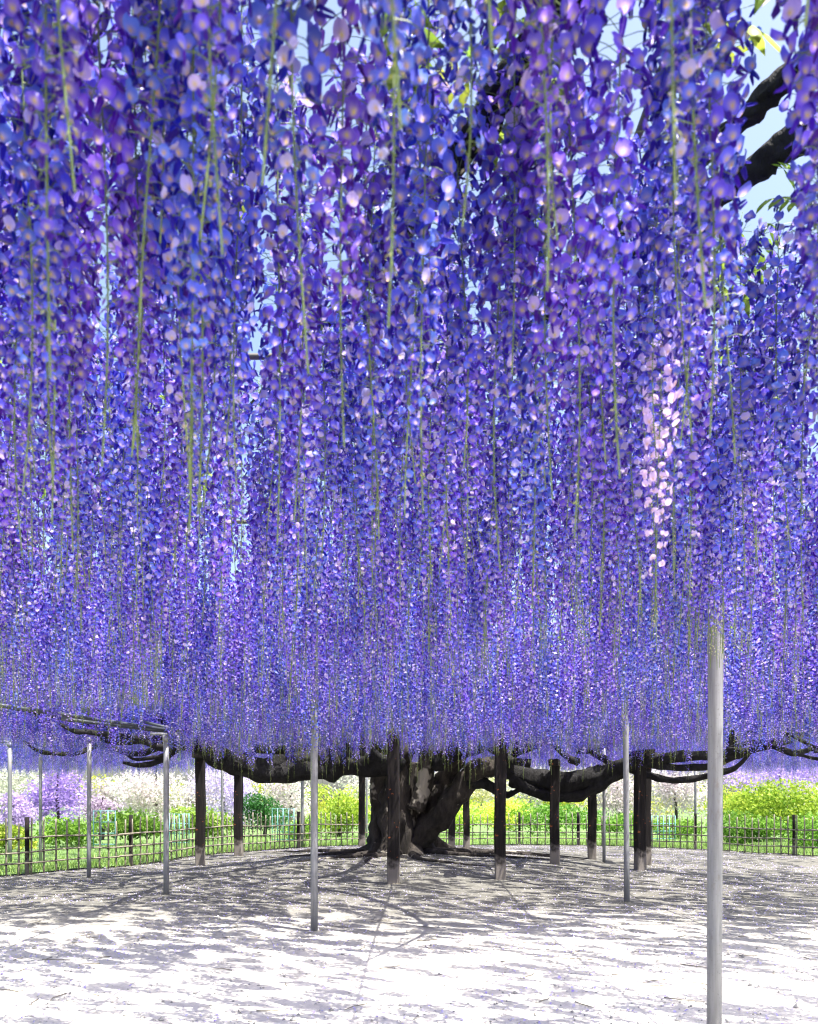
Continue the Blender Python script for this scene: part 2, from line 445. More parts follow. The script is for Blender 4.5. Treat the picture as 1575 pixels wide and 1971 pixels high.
def stem_mesh(name, st): return mesh_fast(name, st[0], st[1], [M_STEM])
def petal_mesh(name, pt): return mesh_fast(name, pt[0], pt[1], [M_PETAL], col=pt[2])
def joined(name, st, pt):
    v = np.vstack([st[0], pt[0]]); q = st[1]
    t = np.vstack([q[:, [0, 1, 2]], q[:, [0, 2, 3]], pt[1] + len(st[0])])
    mi = np.concatenate([np.zeros(len(q) * 2), np.ones(len(pt[1]))])
    col = np.vstack([np.full((len(st[0]), 3), .2), pt[2]])
    return mesh_fast(name, v, t, [M_STEM, M_PETAL], mi, col)

TREE = empty('wisteria_tree', (0.0, 18.0, float(ground_z(0, 18))))
tag(TREE, 'giant old wisteria with black spreading limbs and a ceiling of hanging violet flowers', 'tree')
TINV = Matrix.Translation(TREE.location).inverted()
def tpart(name, me, mat=Matrix(), kind=None, parent=None):
    o = bpy.data.objects.new(name, me); COL.objects.link(o); o.parent = TREE
    o.matrix_parent_inverse = TINV; o.matrix_basis = mat
    if kind: o['kind'] = kind
    return o

# ---- raceme prototypes
LENS = [.78, .88, .96, 1.02, 1.08, 1.15, 1.22, 1.30]
HI = []; MID = []; LOWC = bpy.data.collections.new('raceme_shapes_far'); MIDC = bpy.data.collections.new('raceme_shapes_mid')
for i, L in enumerate(LENS):
    n = int(L * 145)
    st, pt, _ = raceme(100 + i, L, n, 0); HI.append((stem_mesh('raceme_stem_near', st), petal_mesh('blossoms_near', pt), L))
    st, pt, _ = raceme(200 + i, L, n, 1); MID.append((stem_mesh('raceme_stem_mid', st), petal_mesh('blossoms_mid', pt), L))
    MIDC.objects.link(bpy.data.objects.new('mid_shape_%02d' % i, joined('mid_shape', st, pt)))
    st, pt, _ = raceme(300 + i, L, n, 2)
    LOWC.objects.link(bpy.data.objects.new('far_shape_%02d' % i, joined('far_shape', st, pt)))

def roof_z(x, y):
    "height of the trellis under the crown"
    return 2.93 + .10 * (vnoise(x * .5, y * .5, 11) - .5) - .12 * np.clip((np.abs(x) - 6) / 6, 0, 1)

GAP_C = [(0.72, 1.55, .55)]
def density(x, y):
    nz = .65 * float(vnoise(x * 1.25 + 3, y * 1.25, 21)) + .35 * float(vnoise(x * 3.1, y * 3.1, 22))
    d = .06 + 1.15 * min(1, max(0, (nz - .24) / .34))
    # crown thinned so sun reaches the whitened front ground
    k = math.exp(-((y - 5.7) / 1.7) ** 2)
    d *= 1 - .58 * k
    if y < 2.2: d = max(d, .85)
    if y > 18: d *= .8
    return max(.05, min(1, d))

def in_sky_gap(x, y, half):
    if y < .1: return False
    px = CX + x / y * F; hw = half / y * F
    return (1460 - hw * .8 < px < 1502 + hw * .8) and .85 < y < 2.15

OPEN = ((508, 26), (938, 30))     # gaps between the strings where light falls through
pts = []; cells = {}
def far_enough(x, y, dmin):
    cx_, cy_ = int(math.floor(x / .2)), int(math.floor(y / .2))
    for i in (-1, 0, 1):
        for j in (-1, 0, 1):
            for (a, b) in cells.get((cx_ + i, cy_ + j), ()):
                if (a - x) ** 2 + (b - y) ** 2 < dmin * dmin: return False
    cells.setdefault((cx_, cy_), []).append((x, y)); return True
rr = random.Random(11)
def sow(y0, y1, per_m2, margin, dmin):
    wmax = .5 * y1 + margin; n = int((y1 - y0) * 2 * wmax * per_m2)
    for _ in range(n):
        y = rr.uniform(y0, y1); x = rr.uniform(-wmax, wmax)
        if abs(x) > .5 * y + margin: continue
        if rr.random() > density(x, y): continue
        if not far_enough(x, y, dmin): continue
        if in_sky_gap(x, y, .05): continue
        if .45 < y < 1.75 and abs(CX + x / y * F - 915) < 24 and rr.random() < .85: continue
        if .9 < y < 2.7 and rr.random() < .7 and any(abs(CX + x / y * F - g_) < w_ for g_, w_ in OPEN): continue
        pts.append((x, y))
sow(.47, 2.6, 76, 1.0, .08)
sow(2.6, 7.0, 66, 1.2, .08)
sow(7.0, 15.0, 36, 1.2, .09)
sow(15.0, 27.0, 18, .8, .10)
sow(-2.6, .0, 34, 1.6, .11)

for k in range(9):     # strings hanging in front of the nearest pole's head
    y = 2.9 + .13 * k; pts.append(((1338 + 9 * k + rr.uniform(-6, 6) - CX) / F * y, y))
near = []; midp = []; farp = []
for (x, y) in pts:
    roof = float(roof_z(x, y)) - .02
    if -.1 < x / max(y, .01) * .0 < .1:
        pass
    tip = 1.78 + .42 * rr.random() ** 1.3
    if y < 1.0: tip = max(tip, 1.72 + .25 * rr.random())
    if .3 < y < .9 and any(abs(CX + x / y * F - g_) < w_ + 25 for g_, w_ in OPEN): tip = max(tip, 1.3 + .66 * y)
    if .3 < y < .86 and 1410 < CX + x / y * F < 1550: tip = max(tip, 1.3 + .90 * y)
    if 2.85 < y < 4.2 and 1330 < CX + x / y * F < 1425: tip = 1.3 + rr.uniform(.165, .21) * y
    if y < .1: tip = max(tip, 2.05)
    if y > 17: tip = 2.10 + .28 * rr.random()
    elif y > 6.5:
        tip = max(tip, 1.3 + .064 * y + .16 * rr.random())
        tip += .34 * (float(vnoise(x * .9 + 5, y * .9, 61)) - .45)
        if rr.random() < .18: tip -= rr.uniform(.1, .42)
    if 4.5 < y < 12 and CX + x / y * F < 340 and rr.random() < .8: tip = max(tip, 1.3 + .112 * y + .1 * rr.random())
    if y < 1.85 and y > .3 and 1215 < CX + x / y * F < 1330: tip = max(tip, 1.28 + .45 * y)
    L = max(.35, roof - tip)
    rec = (x, y, roof, L)
    if y > .3 and abs(x) < .5 * y + .12: near.append(rec)
    elif y < 6: midp.append(rec)
    else: farp.append(rec)
near.sort(key=lambda r_: math.hypot(r_[0], r_[1]))
for r_ in near[299:]: (midp if r_[1] < 6 else farp).append(r_)
near = near[:299]

# flowers that can be picked out one by one on the nearest strings
FLW = []
for i in range(8):
    r_ = np.random.default_rng(900 + i); tv, tt, role, pc = TPL[0][[0, 1, 2, 3, 0, 1, 0, 1][i]]
    FLW.append(mesh_fast('flower', tv, tt, [M_PETAL], col=flower_colours(role, pc, 0, r_)))
n_single = 0
for i, (x, y, roof, L) in enumerate(near):
    ang = rr.uniform(0, 6.28); d = math.hypot(x, y)
    if n_single < 200 and d < 1.3:
        st, pt, fr = raceme(5000 + i, L, int(L * 145), 0, True)
        o = tpart('raceme', stem_mesh('raceme', st), Matrix.Translation((x, y, roof)) @ Matrix.Rotation(ang, 4, 'Z'))
        c = bpy.data.objects.new('buds', petal_mesh('buds', pt)); link(c, o); c['kind'] = 'stuff'
        for (e, Rm, s) in fr:
            fo = bpy.data.objects.new('flower', FLW[rr.randrange(8)]); link(fo, o)
            m4 = Matrix([[*(Rm[a] * s), e[a]] for a in range(3)] + [[0, 0, 0, 1]]); fo.matrix_basis = m4
            n_single += 1
        continue
    src = HI if d < 1.9 else MID
    k = min(range(8), key=lambda j: abs(src[j][2] - L) + rr.random() * .12); s = L / src[k][2]
    o = tpart('raceme', src[k][0], Matrix.Translation((x, y, roof)) @ Matrix.Rotation(ang, 4, 'Z') @ Matrix.Scale(1 + (s - 1) * .5, 4) @ Matrix.Diagonal((1, 1, s / (1 + (s - 1) * .5), 1)))
    c = bpy.data.objects.new('blossoms', src[k][1]); link(c, o); c['kind'] = 'stuff'

SUN_TINT_ON = True  # one string with direct sun painted into its petal colour
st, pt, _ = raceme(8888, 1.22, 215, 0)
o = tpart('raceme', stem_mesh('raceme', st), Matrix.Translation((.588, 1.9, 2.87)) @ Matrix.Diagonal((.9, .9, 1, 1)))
o['label'] = 'raceme right of the middle, sunlight painted in as pale pink petals'
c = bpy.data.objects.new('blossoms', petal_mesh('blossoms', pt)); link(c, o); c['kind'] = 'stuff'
SUN_TINT = 0.0; SUN_TINT_ON = False

def scatter(name, P_, rot, scl, idx, coll, parent=None, mat=None):
    me = bpy.data.meshes.new(name); n = len(P_)
    me.vertices.add(n); me.vertices.foreach_set('co', np.ascontiguousarray(P_, np.float32).ravel())
    for nm, ty, dat, fld in (('rot', 'FLOAT_VECTOR', rot, 'vector'), ('scl', 'FLOAT_VECTOR', scl, 'vector'), ('pick', 'INT', idx, 'value')):
        a = me.attributes.new(nm, ty, 'POINT'); a.data.foreach_set(fld, np.ascontiguousarray(dat, np.int32 if ty == 'INT' else np.float32).ravel())
    o = bpy.data.objects.new(name, me); COL.objects.link(o)
    ng = bpy.data.node_groups.new(name, 'GeometryNodeTree')
    ng.interface.new_socket('Geometry', in_out='INPUT', socket_type='NodeSocketGeometry')
    ng.interface.new_socket('Geometry', in_out='OUTPUT', socket_type='NodeSocketGeometry')
    N = ng.nodes; gi = N.new('NodeGroupInput'); go = N.new('NodeGroupOutput')
    ci = N.new('GeometryNodeCollectionInfo'); ci.inputs['Collection'].default_value = coll
    ci.inputs['Separate Children'].default_value = True; ci.inputs['Reset Children'].default_value = True
    ip = N.new('GeometryNodeInstanceOnPoints'); ip.inputs['Pick Instance'].default_value = True
    def att(nm, ty):
        x = N.new('GeometryNodeInputNamedAttribute'); x.data_type = ty; x.inputs['Name'].default_value = nm; return x.outputs[0]
    ng.links.new(gi.outputs[0], ip.inputs['Points']); ng.links.new(ci.outputs[0], ip.inputs['Instance'])
    ng.links.new(att('pick', 'INT'), ip.inputs['Instance Index'])
    e2r = N.new('FunctionNodeEulerToRotation'); ng.links.new(att('rot', 'FLOAT_VECTOR'), e2r.inputs[0])
    ng.links.new(e2r.outputs[0], ip.inputs['Rotation']); ng.links.new(att('scl', 'FLOAT_VECTOR'), ip.inputs['Scale'])
    ng.links.new(ip.outputs[0], go.inputs[0])
    md = o.modifiers.new('scatter', 'NODES'); md.node_group = ng
    o['kind'] = 'stuff'
    if parent is not None: o.parent = parent; o.matrix_parent_inverse = TINV
    return o

def raceme_mass(name, recs, coll, z_boost=False):
    Pq = [(x, y, z) for x, y, z, L in recs]; rot = [(0, 0, rr.uniform(0, 6.28)) for _ in recs]; sc, ix = [], []
    for x, y, z, L in recs:
        k = min(range(8), key=lambda j: abs(LENS[j] - L) + rr.random() * .12); ix.append(k)
        s = L / LENS[k]; h = rr.uniform(.9, 1.12) * (1.22 if z_boost else 1); sc.append((h, h, s))
    return scatter(name, Pq, rot, sc, ix, coll, TREE)
raceme_mass('raceme_mass', midp, MIDC)
raceme_mass('far_raceme_mass', farp, LOWC, True)

# ------------------------------------------------------------------ leaves
def pinnate_leaf(seed, npair=6, L=.26):
    r = np.random.default_rng(seed); V, T, C = [], [], []
    def ax(t): return np.array([0, L * t, -.22 * L * t * t])
    base = np.array([.30, .42, .05]) * (.8 + .4 * r.random()); base[0] *= .85 + .4 * r.random()
    for k in range(5):
        t0, t1 = k / 5, (k + 1) / 5; n = len(V); w_ = .0014
        for t in (t0, t1):
            p = ax(t); V.append(p + (w_, 0, 0)); V.append(p - (w_, 0, 0)); C += [base, base]
        T += [(n, n + 1, n + 3), (n, n + 3, n + 2)]
    def leaflet(p, d, ln, wd):
        n = len(V); d = d / np.linalg.norm(d); sd = np.cross(d, (0, 0, 1.0)); sd /= np.linalg.norm(sd); up = np.cross(sd, d)
        cc = base * (.8 + .4 * r.random())
        prof = ((0, 0), (.3, .9), (.6, .8), (1, 0)); 
        for (t, h) in prof:
            c_ = p + d * ln * t - np.array([0, 0, 1]) * .25 * ln * t * t
            V.append(c_ + sd * wd * h - up * wd * .25 * h); V.append(c_ + up * wd * .1 * h); V.append(c_ - sd * wd * h - up * wd * .25 * h); C.extend([cc, cc * 1.1, cc])
        for i in range(3):
            a = n + i * 3; b = a + 3
            T.extend([(a, a + 1, b + 1), (a, b + 1, b), (a + 1, a + 2, b + 2), (a + 1, b + 2, b + 1)])
    for k in range(npair):
        t = .25 + .7 * k / (npair - 1)
        for s in (-1, 1):
            leaflet(ax(t), np.array([s * (1.0 + .2 * r.normal()), .55 + .15 * r.normal(), -.1 - .25 * r.random()]), L * (.30 - .08 * abs(t - .5)) * (.85 + .3 * r.random()), L * .058)
    leaflet(ax(1), np.array([0, 1, -.4]), L * .3, L * .06)
    return np.array(V), np.array(T), np.array(C)
LEAFC = bpy.data.collections.new('leaf_shapes'); LEAVES = []
for i in range(5):
    v, t, c = pinnate_leaf(40 + i, 5 + i % 3, .22 + .02 * i)
    me = mesh_fast('leaf', v, t, [M_LEAF], col=np.clip(c, 0, .9)); LEAVES.append(me)
    LEAFC.objects.link(bpy.data.objects.new('leaf_shape_%d' % i, me))
def leaf_ok(x, y):
    if .1 < y < 2.7 and 1360 < CX + x / y * F < 1640: return False
    return True
lp, lr, ls, li = [], [], [], []
single_leaves = []
for q_ in range(8200):
    over = q_ >= 7000      # unseen leaves added over the viewer to shade the near strings
    y = rr.uniform(-1.6, 1.6) if over else rr.uniform(-3, 26); x = rr.uniform(-.5 * max(y, 0) - 2.6, .5 * max(y, 0) + 2.6)
    dn = float(vnoise(x * .8 + 7, y * .8, 31))
    pr = min(1, max(0, dn - .36) * 3.2) * (.9 if y > 7 else .6 if y < 1.6 else .15) * (1 - .6 * math.exp(-((y - 4.4) / 1.6) ** 2))
    if over: pr = .85
    if rr.random() > pr or not leaf_ok(x, y): continue
    z = float(roof_z(x, y)) + rr.uniform(-.02, .42)
    rt = (rr.uniform(-.9, .35), rr.uniform(-.5, .5), rr.uniform(0, 6.28)); s = rr.uniform(.75, 1.35)
    if .8 < y < 4.2 and abs(x) < .5 * y + .05 and len(single_leaves) < 90: single_leaves.append((x, y, z, rt, s)); continue
    lp.append((x, y, z)); lr.append(rt); ls.append((s, s, s)); li.append(rr.randrange(5))
for k in range(7):    # the fresh tuft that shows at the top of the picture, right of the middle
    single_leaves.append((rr.uniform(.08, .30), rr.uniform(1.75, 2.1), rr.uniform(2.9, 3.15), (rr.uniform(-1.1, -.1), rr.uniform(-.5, .5), rr.uniform(0, 6.28)), rr.uniform(.7, 1.1)))
for k in range(5):
    single_leaves.append((rr.uniform(.93, 1.02), rr.uniform(2.15, 2.3), rr.uniform(2.85, 3.0), (rr.uniform(-1.1, -.2), rr.uniform(-.5, .5), rr.uniform(0, 6.28)), rr.uniform(.6, .8)))
from mathutils import Euler
for (x, y, z, rt, s) in single_leaves:
    tpart('leaf', LEAVES[rr.randrange(5)], Matrix.Translation((x, y, z)) @ Euler(rt).to_matrix().to_4x4() @ Matrix.Scale(s, 4))
scatter('foliage', lp, lr, ls, li, LEAFC, TREE)

# ------------------------------------------------------------------ trunk and limbs
def trunk_mesh():
    z0 = float(ground_z(0, 18)); V = []; rings = 40; seg = 120
    th = np.linspace(0, 2 * math.pi, seg, endpoint=False)
    for i in range(rings):
        k = i / (rings - 1); z = z0 - .12 + k * 2.05
        h = max(0, (z - z0))
        rx = .40 + .42 * math.exp(-h * 2.8) + .12 * max(0, h - 1.1); ry = rx * .8
        cx_ = -.10 + .02 * h + (.0 if h < 1 else .05 * (h - 1))
        fl = .075 * math.exp(-h * .35)
        lob = fl * 1.6 * np.sin(th * 5 + 1 + .8 * h) + fl * 1.2 * np.sin(th * 8 - .5 - .5 * h) + .06 * np.sin(th * 13 + h * 1.3) + .045 * np.sin(th * 21 - h * 1.2) + .02 * np.sin(th * 31 + h * 2)
        rt_ = math.exp(-h * 4.5) * .6 * np.maximum(0, np.sin(th * 4 + .8)) ** 3
        nz = .10 * (vnoise(np.cos(th) * 2.4 + 5, np.sin(th) * 2.4 + h * .9, 3) - .5)
        rad = 1 + lob + rt_ + nz
        V.append(np.stack([cx_ + np.cos(th) * rx * rad, 18 + np.sin(th) * ry * rad, np.full(seg, z)], -1))
    V.append(np.repeat(np.array([[-.05, 18, z + .05]]), seg, 0))
    V = np.array(V); nr = len(V); idx = np.arange(nr * seg).reshape(nr, seg)
    q = np.stack([idx[:-1], np.roll(idx, -1, 1)[:-1], np.roll(idx, -1, 1)[1:], idx[1:]], -1).reshape(-1, 4)
    return mesh_fast('trunk', V.reshape(-1, 3), q, [M_BARK])
tpart('trunk', trunk_mesh())

def limb(name, spec, mat=None, seg=16, rough=.34, flute=.08):
    pp = [P(a, b, d) for a, b, d, r in spec]; rad = [r for *_, r in spec]
    v, f = tube(pp, rad, seg=seg, rough=rough, seed=len(spec) * 7 + int(spec[0][0]) % 13, n=7, flute=flute)
    tpart(name, mesh_fast(name, v, f, [mat or M_LIMB]))
# stems of the trunk
limb('stem', [(724, 1652, 17.6, .30), (729, 1610, 17.6, .24), (733, 1570, 17.7, .20), (728, 1530, 17.7, .19), (736, 1495, 17.7, .22), (765, 1465, 17.5, .22), (790, 1440, 17.4, .16)], M_BARK, 20, .25, .1)
limb('stem', [(796, 1640, 17.65, .20), (812, 1608, 17.55, .25), (845, 1576, 17.4, .25), (876, 1535, 17.3, .25), (902, 1500, 17.2, .24), (930, 1478, 17.0, .22), (965, 1474, 16.9, .18)], M_BARK, 20, .2, .08)
limb('stem', [(775, 1650, 17.4, .2), (778, 1600, 17.45, .2), (772, 1550, 17.5, .19), (768, 1500, 17.5, .2), (762, 1450, 17.5, .18), (750, 1400, 17.3, .13), (742, 1340, 17, .08)], M_BARK, 16, .2, .12)
limb('stem', [(800, 1560, 17.4, .18), (815, 1510, 17.4, .18), (823, 1460, 17.3, .15), (822, 1410, 17.2, .13), (832, 1360, 17, .10), (850, 1320, 16.8, .06)], M_BARK, 14, .2, .1)
limb('stem', [(800, 1630, 17.85, .18), (820, 1580, 17.8, .19), (838, 1535, 17.7, .19), (856, 1500, 17.6, .18), (880, 1465, 17.3, .15), (900, 1430, 17, .12)], M_BARK, 20, .3, .12)
limb('stem', [(742, 1648, 17.3, .20), (752, 1610, 17.35, .19), (748, 1570, 17.4, .18), (752, 1520, 17.45, .2), (770, 1480, 17.5, .18)], M_BARK, 16, .3, .14)
# great left limb
limb('limb', [(770, 1468, 17.5, .26), (700, 1466, 17.1, .25), (640, 1472, 16.6, .26), (570, 1480, 16.1, .24), (515, 1486, 15.8, .20), (462, 1476, 15.5, .18), (415, 1456, 15.1, .16), (372, 1434, 14.7, .13), (318, 1424, 14.2, .10), (255, 1406, 13.5, .07), (150, 1386, 12.6, .05), (0, 1358, 11.2, .03)])
limb('limb', [(640, 1450, 16.4, .16), (560, 1462, 16.0, .14), (490, 1470, 15.6, .12), (430, 1448, 15.2, .11), (395, 1420, 14.9, .12), (385, 1390, 14.6, .10), (392, 1340, 14.2, .07)])
limb('limb', [(600, 1442, 16.2, .10), (540, 1444, 15.9, .08), (495, 1442, 15.7, .075), (482, 1428, 15.6, .07), (496, 1416, 15.5, .06), (530, 1408, 15.3, .05), (570, 1380, 15, .03)])
limb('limb', [(372, 1412, 14.4, .07), (430, 1398, 14.0, .06), (500, 1382, 13.6, .05), (590, 1364, 13.2, .03)])
limb('limb', [(345, 1440, 14.6, .07), (310, 1462, 14.6, .06), (272, 1474, 14.5, .045), (236, 1468, 14.4, .025)], None, 8)
limb('limb', [(330, 1450, 14.6, .04), (298, 1458, 14.5, .035), (262, 1462, 14.5, .03), (246, 1455, 14.4, .02)], None, 8)
limb('limb', [(320, 1420, 14.2, .06), (285, 1425, 14.0, .05), (262, 1418, 13.8, .04), (230, 1425, 13.6, .02)], None, 8)
limb('limb', [(340, 1412, 13.8, .06), (325, 1370, 13.2, .06), (322, 1330, 12.6, .05), (330, 1290, 12, .03)], None, 8)
# right limbs
limb('limb', [(905, 1486, 17.2, .20), (955, 1474, 17.0, .20), (995, 1488, 16.7, .19), (1045, 1502, 16.4, .20), (1095, 1506, 16.2, .20), (1150, 1498, 16.0, .19), (1196, 1474, 15.7, .15), (1260, 1462, 15.2, .12), (1340, 1455, 14.8, .10), (1420, 1450, 14.3, .08), (1525, 1425, 13.5, .04)])
limb('limb', [(900, 1505, 17.1, .12), (940, 1512, 17.0, .11), (975, 1530, 16.9, .07), (1000, 1520, 16.8, .05)], None, 10)
limb('limb', [(985, 1500, 16.5, .12), (1030, 1524, 16.3, .11), (1075, 1534, 16.2, .11), (1118, 1530, 16.1, .11), (1160, 1508, 15.9, .12), (1200, 1482, 15.7, .10)], None, 12)
limb('limb', [(1215, 1480, 15.6, .07), (1250, 1494, 15.4, .07), (1295, 1502, 15.2, .065), (1350, 1496, 15.0, .06), (1412, 1480, 14.7, .05), (1442, 1452, 14.5, .03)], None, 10)
limb('limb', [(1180, 1490, 15.8, .09), (1240, 1470, 15.3, .08), (1310, 1478, 15, .07), (1380, 1472, 14.6, .06), (1450, 1440, 14.2, .04), (1560, 1400, 13.4, .03)], None, 10)
limb('limb', [(960, 1470, 16.9, .16), (1000, 1440, 16.3, .14), (1050, 1420, 15.8, .12), (1090, 1380, 15.0, .10), (1110, 1340, 14.2, .06)], None, 12)
limb('limb', [(840, 1470, 17.2, .18), (880, 1448, 16.8, .16), (930, 1430, 16.2, .13), (985, 1400, 15.4, .09)], None, 12)
limb('limb', [(760, 1445, 17.2, .18), (720, 1430, 16.6, .15), (670, 1415, 16, .12), (620, 1380, 15.2, .08)], None, 12)
for k in range(11):
    left = k < 5; px = 330 if left else 1400; py = rr.uniform(1395, 1450); d = rr.uniform(12.5, 15.5); spec = []
    for j in range(7):
        spec.append((px, py, d, .055 * (1 - j / 7.5) + .006)); px += (-1 if left else 1) * rr.uniform(20, 75); py += rr.uniform(-34, 24); d -= rr.uniform(-.3, .6)
    limb('limb', spec, None, 9, .5, .1)
for k in range(12):
    px = rr.uniform(420, 1180); py = rr.uniform(1430, 1470); d = rr.uniform(15, 16.8); spec = []; sg = rr.choice((-1, 1))
    for j in range(6):
        spec.append((px, py, d, .07 * (1 - j / 7) + .008)); px += sg * rr.uniform(10, 45); py -= rr.uniform(2, 30); d -= rr.uniform(0, .4)
    limb('limb', spec, None, 8)
# near branches lying on the trellis
def near_limb(pp, rad, seg=18): tpart('branch', tube_mesh('branch', pp, rad, M_LIMB, seg=seg, rough=.4, n=16, flute=.07, seed=int(rad[0] * 1e4) % 17))
near_limb([(2.2, .75, 3.08), (1.45, 1.6, 3.03), (1.02, 2.06, 3.0), (.88, 2.22, 2.99), (.45, 2.9, 3.02), (-.3, 3.9, 3.05)], [.05, .042, .036, .035, .03, .018])
near_limb([(2.0, .9, 3.2), (1.3, 1.55, 3.1), (.98, 2.0, 3.12), (.85, 2.2, 3.1), (.5, 2.9, 3.1), (.1, 3.9, 3.05)], [.035, .03, .027, .026, .02, .012])
near_limb([(.75, .95, 2.98), (.42, 1.4, 2.86), (.27, 1.62, 2.83), (.12, 1.85, 2.78), (-.15, 2.5, 2.9), (-.7, 3.6, 3.05)], [.035, .034, .033, .032, .025, .012])
#near_limb([(-2.2, 1.2, 3.1), (-1.2, 1.9, 3.05), (-.4, 2.3, 3.02), (.2, 3.1, 3.0), (1.2, 4.6, 3.05), (1.9, 7, 3.0)], [.03, .03, .028, .03, .035, .045])
#near_limb([(.30, 2.05, 2.95), (.12, 2.25, 2.7), (.06, 2.32, 2.55), (.1, 2.38, 2.4)], [.02, .02, .018, .01])
for k in range(14):    # branches carried out from the trunk along the trellis
    a = k / 14 * 6.283 + .2; pp, rad = [], []
    for j in range(6):
        rj = 1.2 + j * 1.9 + rr.uniform(-.2, .2); aj = a + rr.uniform(-.1, .1) * (1 + j * .2)
        x, y = rj * math.cos(aj), 18 + rj * math.sin(aj) * 1.15
        pp.append((x, y, 2.75 + .22 * min(1, j / 2) + rr.uniform(-.05, .08))); rad.append(.10 - .018 * j)
    near_limb(pp, rad, 8)
# surface roots
for k in range(9):
    a = [-2.9, -2.5, -2.0, -1.65, -1.2, -.75, -.3, .1, 2.9][k]; pp, rad = [], []
    ln = rr.uniform(1.6, 3.6)
    for j in range(7):
        t = j / 6; aj = a + .35 * math.sin(t * 3 + k); x = .45 * math.cos(a) + ln * t * math.cos(aj) - .1; y = 18 + .4 * math.sin(a) + ln * t * math.sin(aj)
        r_ = .085 * (1 - t) ** 1.2 + .012; pp.append((x, y, float(ground_z(x, y)) + r_ * .25)); rad.append(r_)
    tpart('root', tube_mesh('root', pp, rad, M_BARK, seg=8, rough=.25, n=4, seed=k))

# ------------------------------------------------------------------ trellis overhead
TR = empty('trellis', (0, 12, 2.95)); tag(TR, 'overhead grid of dark bamboo poles carrying the wisteria crown', 'trellis')
def trel(a, b, r=.011):
    me = tube_mesh('pole', [Vector(a) - TR.location, *[Vector(a).lerp(Vector(b), t_) - TR.location + Vector((rr.uniform(-.07, .07), rr.uniform(-.07, .07), -.015)) for t_ in (.14, .28, .42, .56, .7, .85)], Vector(b) - TR.location], [r] * 8, M_POLEBROWN, seg=6, n=4)
    link(bpy.data.objects.new('pole', me), TR)
for k in range(15):
    y = 1.15 + k * 1.75; wx = .5 * y + 3
    trel((-wx, y + rr.uniform(-.1, .1), 2.945), (wx, y + rr.uniform(-.1, .1), 2.965))
for k in range(-6, 7):
    x = k * 1.7 + .6; y0 = max(.6, (abs(x) - 3) * 2)
    if y0 < 24: trel((x, y0, 2.985), (x + rr.uniform(-.1, .1), 26, 2.995))
# the steel support rails that show at the left
SR = empty('support_rail', P(330, 1408, 11.4)); tag(SR, 'grey steel rails meeting on the pole head at left under the flowers', 'rail')
for a, b, r in (((334, 1407, 11.4), (-40, 1352, 8.6), .024), ((334, 1410, 11.45), (120, 1384, 9.8), .022), ((334, 1409, 11.4), (560, 1370, 13.6), .022), ((334, 1404, 11.5), (170, 1362, 12.6), .022)):
    me = tube_mesh('rail', [P(*a) - SR.location, (P(*a) + P(*b)) / 2 - SR.location, P(*b) - SR.location], [r] * 3, M_RAIL, seg=10, n=2)
    link(bpy.data.objects.new('rail', me), SR)

# ------------------------------------------------------------------ posts and poles
def wood_post(px, w, base_py, top, label, tilt=0):
    d = .18 * F / w; x = (px - CX) / F * d; z = float(ground_z(x, d))
    t = empty('wooden_post', (x, d, z)); tag(t, label, 'post', 'dark wooden posts under the wisteria')
    t.rotation_euler = (0, tilt, rr.uniform(-.25, .25))
    v, f = [], []; h = top - z; s = .09; c = .014; n = 9
    for j in range(n + 1):
        zz = -.15 + (h + .15) * j / n; e = 1 + .035 * math.sin(j * 2.1 + px)
        ring = [(s - c, -s), (s, -s + c), (s, s - c), (s - c, s), (-s + c, s), (-s, s - c), (-s, -s + c), (-s + c, -s)]
        v += [(a * e + .006 * math.sin(j + px), b * e, zz) for a, b in ring]
    for j in range(n):
        for k in range(8): f.append((j * 8 + k, j * 8 + (k + 1) % 8, j * 8 + 8 + (k + 1) % 8, j * 8 + 8 + k))
    f += [tuple(range(7, -1, -1)), tuple(n * 8 + k for k in range(8))]
    link(bpy.data.objects.new('shaft', mesh_py('shaft', v, f, M_POST)), t)
    v, f = [], []; box(v, f, (-.09, -.42, h), (.09, .42, h + .12))
    link(bpy.data.objects.new('cap_beam', mesh_py('cap_beam', v, f, M_POST)), t)
    return t
wood_post(758, 22, 1710, 2.72, 'dark rust-flecked wooden post standing right in front of the trunk')
wood_post(963, 21, 1697, 2.74, 'tall black square post next right of the trunk')
wood_post(386, 17, 1672, 2.25, 'black square post under the left end of the great left limb')
wood_post(459, 15, 1648, 2.05, 'dark round-edged post propping the lowest bend of the left limb')
wood_post(1068, 18, 1660, 2.05, 'dark post with pale foot propping the looped right limb')
wood_post(1140, 16, 1655, 2.0, 'dark post propping the right limb just before it rises')
wood_post(1232, 18.5, 1672, 2.2, 'thick front post of the close pair right of the tree')
wood_post(1244, 17, 1667, 2.2, 'rear post of the close pair right of the tree, half hidden')
wood_post(697, 11.5, 1630, 2.3, 'slim dark post seen far back between left limb and trunk')
wood_post(898, 12, 1628, 2.4, 'dark post far back just right of the leaning stem')
wood_post(870, 12.4, 1628, 2.1, 'short dark post far back under the leaning right stem')

